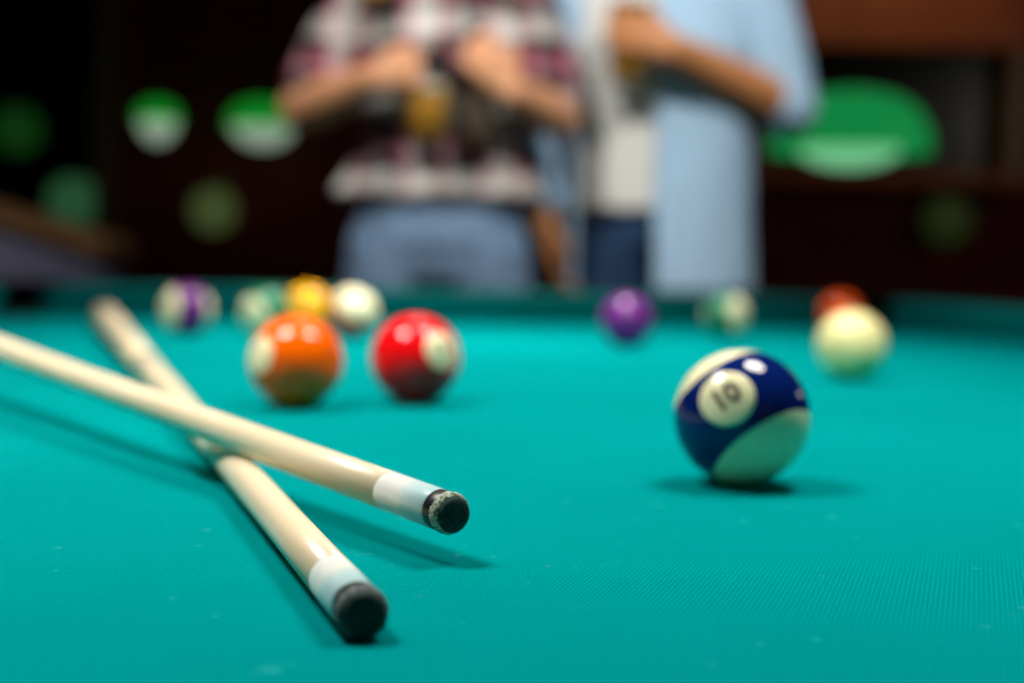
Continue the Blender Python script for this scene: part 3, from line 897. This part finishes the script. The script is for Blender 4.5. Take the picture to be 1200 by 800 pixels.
lathe(bm, [(0, 0), (0, 0.027), (0.005, 0.0305), (0.125, 0.0305), (0.15, 0.026), (0.175, 0.015), (0.225, 0.0135), (0.228, 0.0148), (0.238, 0.0148), (0.238, 0.010), (0.232, 0.0)], 36)
mobj('glass_body', bm, M['bottle'], root, True)
bm = bmesh.new()
lathe(bm, [(0.035, 0.0308), (0.105, 0.0308)], 36, cap0=False, cap1=False)
mobj('paper_label', bm, plain('plain dark paper label', (0.05, 0.035, 0.02), 0.8), root, True)

# ------------------------------------------------------------------ background
def wall_lamp(px, py, y, r, green, dome, label, group=None, dd=0.6, sh=0.75, rf=0.86):
    p = on_y(px, py, y)
    return pendant((p.x, p.y, p.z), r, green, dome, label, group, dd * r, sh * r, 0, rf)
M['g1'] = glow('lit green glass', (0.004, 0.22, 0.016), 1.0, (0.0, 0.1, 0.02))
M['w1'] = glow('dim lit opal', (0.55, 0.72, 0.55), 0.5)
M['g2'] = glow('large lit green glass', (0.006, 0.22, 0.05), 1.0, (0.0, 0.1, 0.02))
M['w2'] = glow('pale green lit opal', (0.24, 0.80, 0.38), 0.7)
M['g3'] = glow('faint green glass', (0.018, 0.07, 0.028), 1.0, (0.0, 0.05, 0.02))
wall_lamp(185, 142, 6.9, 0.105, M['g1'], M['w1'], 'small green hanging lamp beside the brown post', 'lit green lamps on the left', 1.1, 0.9)
wall_lamp(308, 150, 6.9, 0.17, M['g1'], M['w1'], 'bright green hanging lamp with white dome, left of the plaid shirt', 'lit green lamps on the left')
wall_lamp(995, 178, 5.2, 0.29, M['g2'], M['w2'], 'wide glowing green hanging lamp right of the blue shirt', None, 0.24, 0.75, 0.62)
def globe(px, py, y, r, label, back, mat):
    p = on_y(px, py, y)
    root = tag(empty('wall_sconce', (p.x, p.y, p.z)), label, 'wall lamp', 'faint green wall lamps')
    bm = bmesh.new()
    lathe(bm, [(-r * math.cos(k * math.pi / 18), r * math.sin(k * math.pi / 18)) for k in range(17)], 32)
    mobj('globe', bm, mat, root, True)
    bm = bmesh.new()
    lathe(bm, [(r * 0.85, r * 0.35), (r * 1.05, r * 0.35), (r * 1.1, r * 0.1)], 20)
    mobj('fitter', bm, M['brass'], root, True)
    bm = bmesh.new()
    d = back - p.y
    box(bm, (0, d / 2, r * 1.08), (0.02, d, 0.02), 0.004)
    mobj('arm', bm, M['brass'], root)
    bm = bmesh.new()
    lathe(bm, [(0, 0.05), (0.015, 0.045)], 20, Matrix.Translation((0, d, r * 1.08)) @ Matrix.Rotation(math.pi / 2, 4, 'X'))
    mobj('wall_plate', bm, M['brass'], root, True)
globe(20, 152, ROOM_Y1 - 0.2, 0.17, 'faint green wall lamp at the far left edge', ROOM_Y1, glow('dark green globe', (0.004, 0.03, 0.004), 1.0, (0, 0.03, 0)))
globe(86, 236, ROOM_Y1 - 0.25, 0.18, 'faint green wall lamp low in the dark passage', ROOM_Y1, M['g3'])
globe(250, 246, WALL_Y - 0.16, 0.11, 'faint olive green wall lamp low on the maroon wall', WALL_Y, glow('olive globe', (0.045, 0.065, 0.02), 1.0, (0.02, 0.04, 0.01)))
globe(1110, 258, WALL_Y - 0.16, 0.12, 'faint olive green wall lamp below the wooden shelf', WALL_Y, glow('dark olive globe', (0.010, 0.018, 0.004), 1.0, (0.02, 0.03, 0.01)))

# wood framed niche on the right
nl, nr = on_y(868, 150, WALL_Y).x, on_y(1188, 150, WALL_Y).x
zt, zb = on_y(1050, 62, WALL_Y).z, on_y(1050, 205, WALL_Y).z
niche = tag(empty('wall_cabinet', ((nl + nr) / 2, WALL_Y, zb - 0.1)), 'red-brown wood framed wall cabinet with dark back behind the wide green lamp', 'cabinet')
def npart(name, x0, x1, y0, y1, z0, z1, mat):
    o = slab(name, x0 - niche.location.x, x1 - niche.location.x, y0 - WALL_Y, y1 - WALL_Y, z0 - niche.location.z, z1 - niche.location.z, mat, niche)
    return o
npart('header', nl, nr, WALL_Y - 0.22, WALL_Y, zt, zt + 0.42, M['brown_wood'])
npart('shelf', nl, nr, WALL_Y - 0.32, WALL_Y, zb - 0.06, zb, M['brown_wood'])
for x in (nl, nr - 0.10):
    npart('side_post', x, x + 0.10, WALL_Y - 0.20, WALL_Y, zb, zt, wood('olive brown post', (0.09, 0.05, 0.015), (0.14, 0.08, 0.025), (3, 3, 1)))
npart('back_panel', nl + 0.10, nr - 0.10, WALL_Y - 0.03, WALL_Y, zb, zt, plain('dark green glossy panel', (0.012, 0.014, 0.006), 0.25))
added_spot(((nl + nr) / 2, WALL_Y - 1.3, 3.0), ((nl + nr) / 2, WALL_Y - 0.1, 1.9), 26, 'added black spotlight warming the wooden wall cabinet', 75, 0.8, (1.0, 0.55, 0.25))  # unseen warm light added to lift the cabinet wood

# white glass sconce on the right hand wall
root = tag(empty('wall_light', (ROOM_X1, 3.2, 2.0)), 'white glass wall light on the right wall', 'wall lamp')
bm = bmesh.new()
lathe(bm, [(-0.16, 0.0), (-0.15, 0.06), (0.1, 0.10), (0.16, 0.10), (0.16, 0.09), (0.1, 0.09)], 24, Matrix.Translation((-0.16, 0, 0)))
mobj('shade', bm, glow('lit white glass', (1.0, 0.95, 0.85), 22.0), root, True)
bm = bmesh.new()
box(bm, (-0.03, 0, -0.02), (0.06, 0.05, 0.05), 0.006)
mobj('bracket', bm, M['brass'], root)

# padded armchair beyond the left corner of the table
ax, ay = on_y(58, 300, 3.25).x, 3.25
chair = tag(empty('armchair', (ax - 0.36, ay + 0.25, 0), math.radians(-14)), 'blue-grey padded armchair with brown wooden top rail behind the left corner pocket', 'armchair')
M['pad'] = fabric('blue grey upholstery', (0.10, 0.11, 0.19), var=0.2)
M['arm_wood'] = wood('brown arm wood', (0.16, 0.085, 0.04), (0.22, 0.12, 0.06), (3, 12, 3))
def cpart(name, mat, *boxes):
    bm = bmesh.new()
    for c, s, b in boxes: box(bm, c, s, b)
    return mobj(name, bm, mat, chair, True)
cpart('seat', M['pad'], ((0, 0, 0.44), (0.56, 0.56, 0.14), 0.04))
cpart('seat_base', M['pad'], ((0, 0, 0.30), (0.60, 0.60, 0.16), 0.02))
bm = bmesh.new()
a = [(-0.32, 0.40), (0.31, 0.40), (0.31, 0.868), (-0.32, 1.028)]
va = [bm.verts.new((x, 0.23, z)) for x, z in a]; vb = [bm.verts.new((x, 0.37, z)) for x, z in a]
bm.faces.new(va); bm.faces.new(vb[::-1])
for k in range(4): bm.faces.new((va[k], va[(k + 1) % 4], vb[(k + 1) % 4], vb[k]))
bmesh.ops.bevel(bm, geom=bm.edges[:], offset=0.03, segments=3, affect='EDGES')
mobj('backrest', bm, M['pad'], chair, True)
for sx in (-1, 1):
    bm = bmesh.new()
    yz = [(-0.32, 0.22), (0.34, 0.22), (0.34, 0.74), (-0.32, 0.66)]
    a = [bm.verts.new((sx * 0.36 - 0.06, y, z)) for y, z in yz]
    b = [bm.verts.new((sx * 0.36 + 0.06, y, z)) for y, z in yz]
    bm.faces.new(a); bm.faces.new(b[::-1])
    for k in range(4): bm.faces.new((a[k], a[(k + 1) % 4], b[(k + 1) % 4], b[k]))
    bmesh.ops.bevel(bm, geom=bm.edges[:], offset=0.02, segments=2, affect='EDGES')
    mobj('armrest', bm, M['pad'], chair, True)
for sx in (-1, 1):
    for sy in (-1, 1):
        bm = bmesh.new()
        lathe(bm, [(0, 0.018), (0.23, 0.028)], 14, Matrix.Translation((sx * 0.26, sy * 0.26, 0)))
        mobj('leg', bm, M['arm_wood'], chair, True)
bm = bmesh.new()
a = [(-0.34, 1.03), (0.33, 0.86), (0.33, 0.90), (-0.34, 1.07)]
va = [bm.verts.new((x, 0.22, z)) for x, z in a]; vb = [bm.verts.new((x, 0.38, z)) for x, z in a]
bm.faces.new(va); bm.faces.new(vb[::-1])
for k in range(4): bm.faces.new((va[k], va[(k + 1) % 4], vb[(k + 1) % 4], vb[k]))
mobj('top_rail', bm, M['arm_wood'], chair)
added_spot((-2.0, 2.0, 3.05), (-1.45, 3.5, 0.85), 130, 'added black spotlight brightening the armchair', 32, 0.6)  # extra light added because the chair rendered too dark
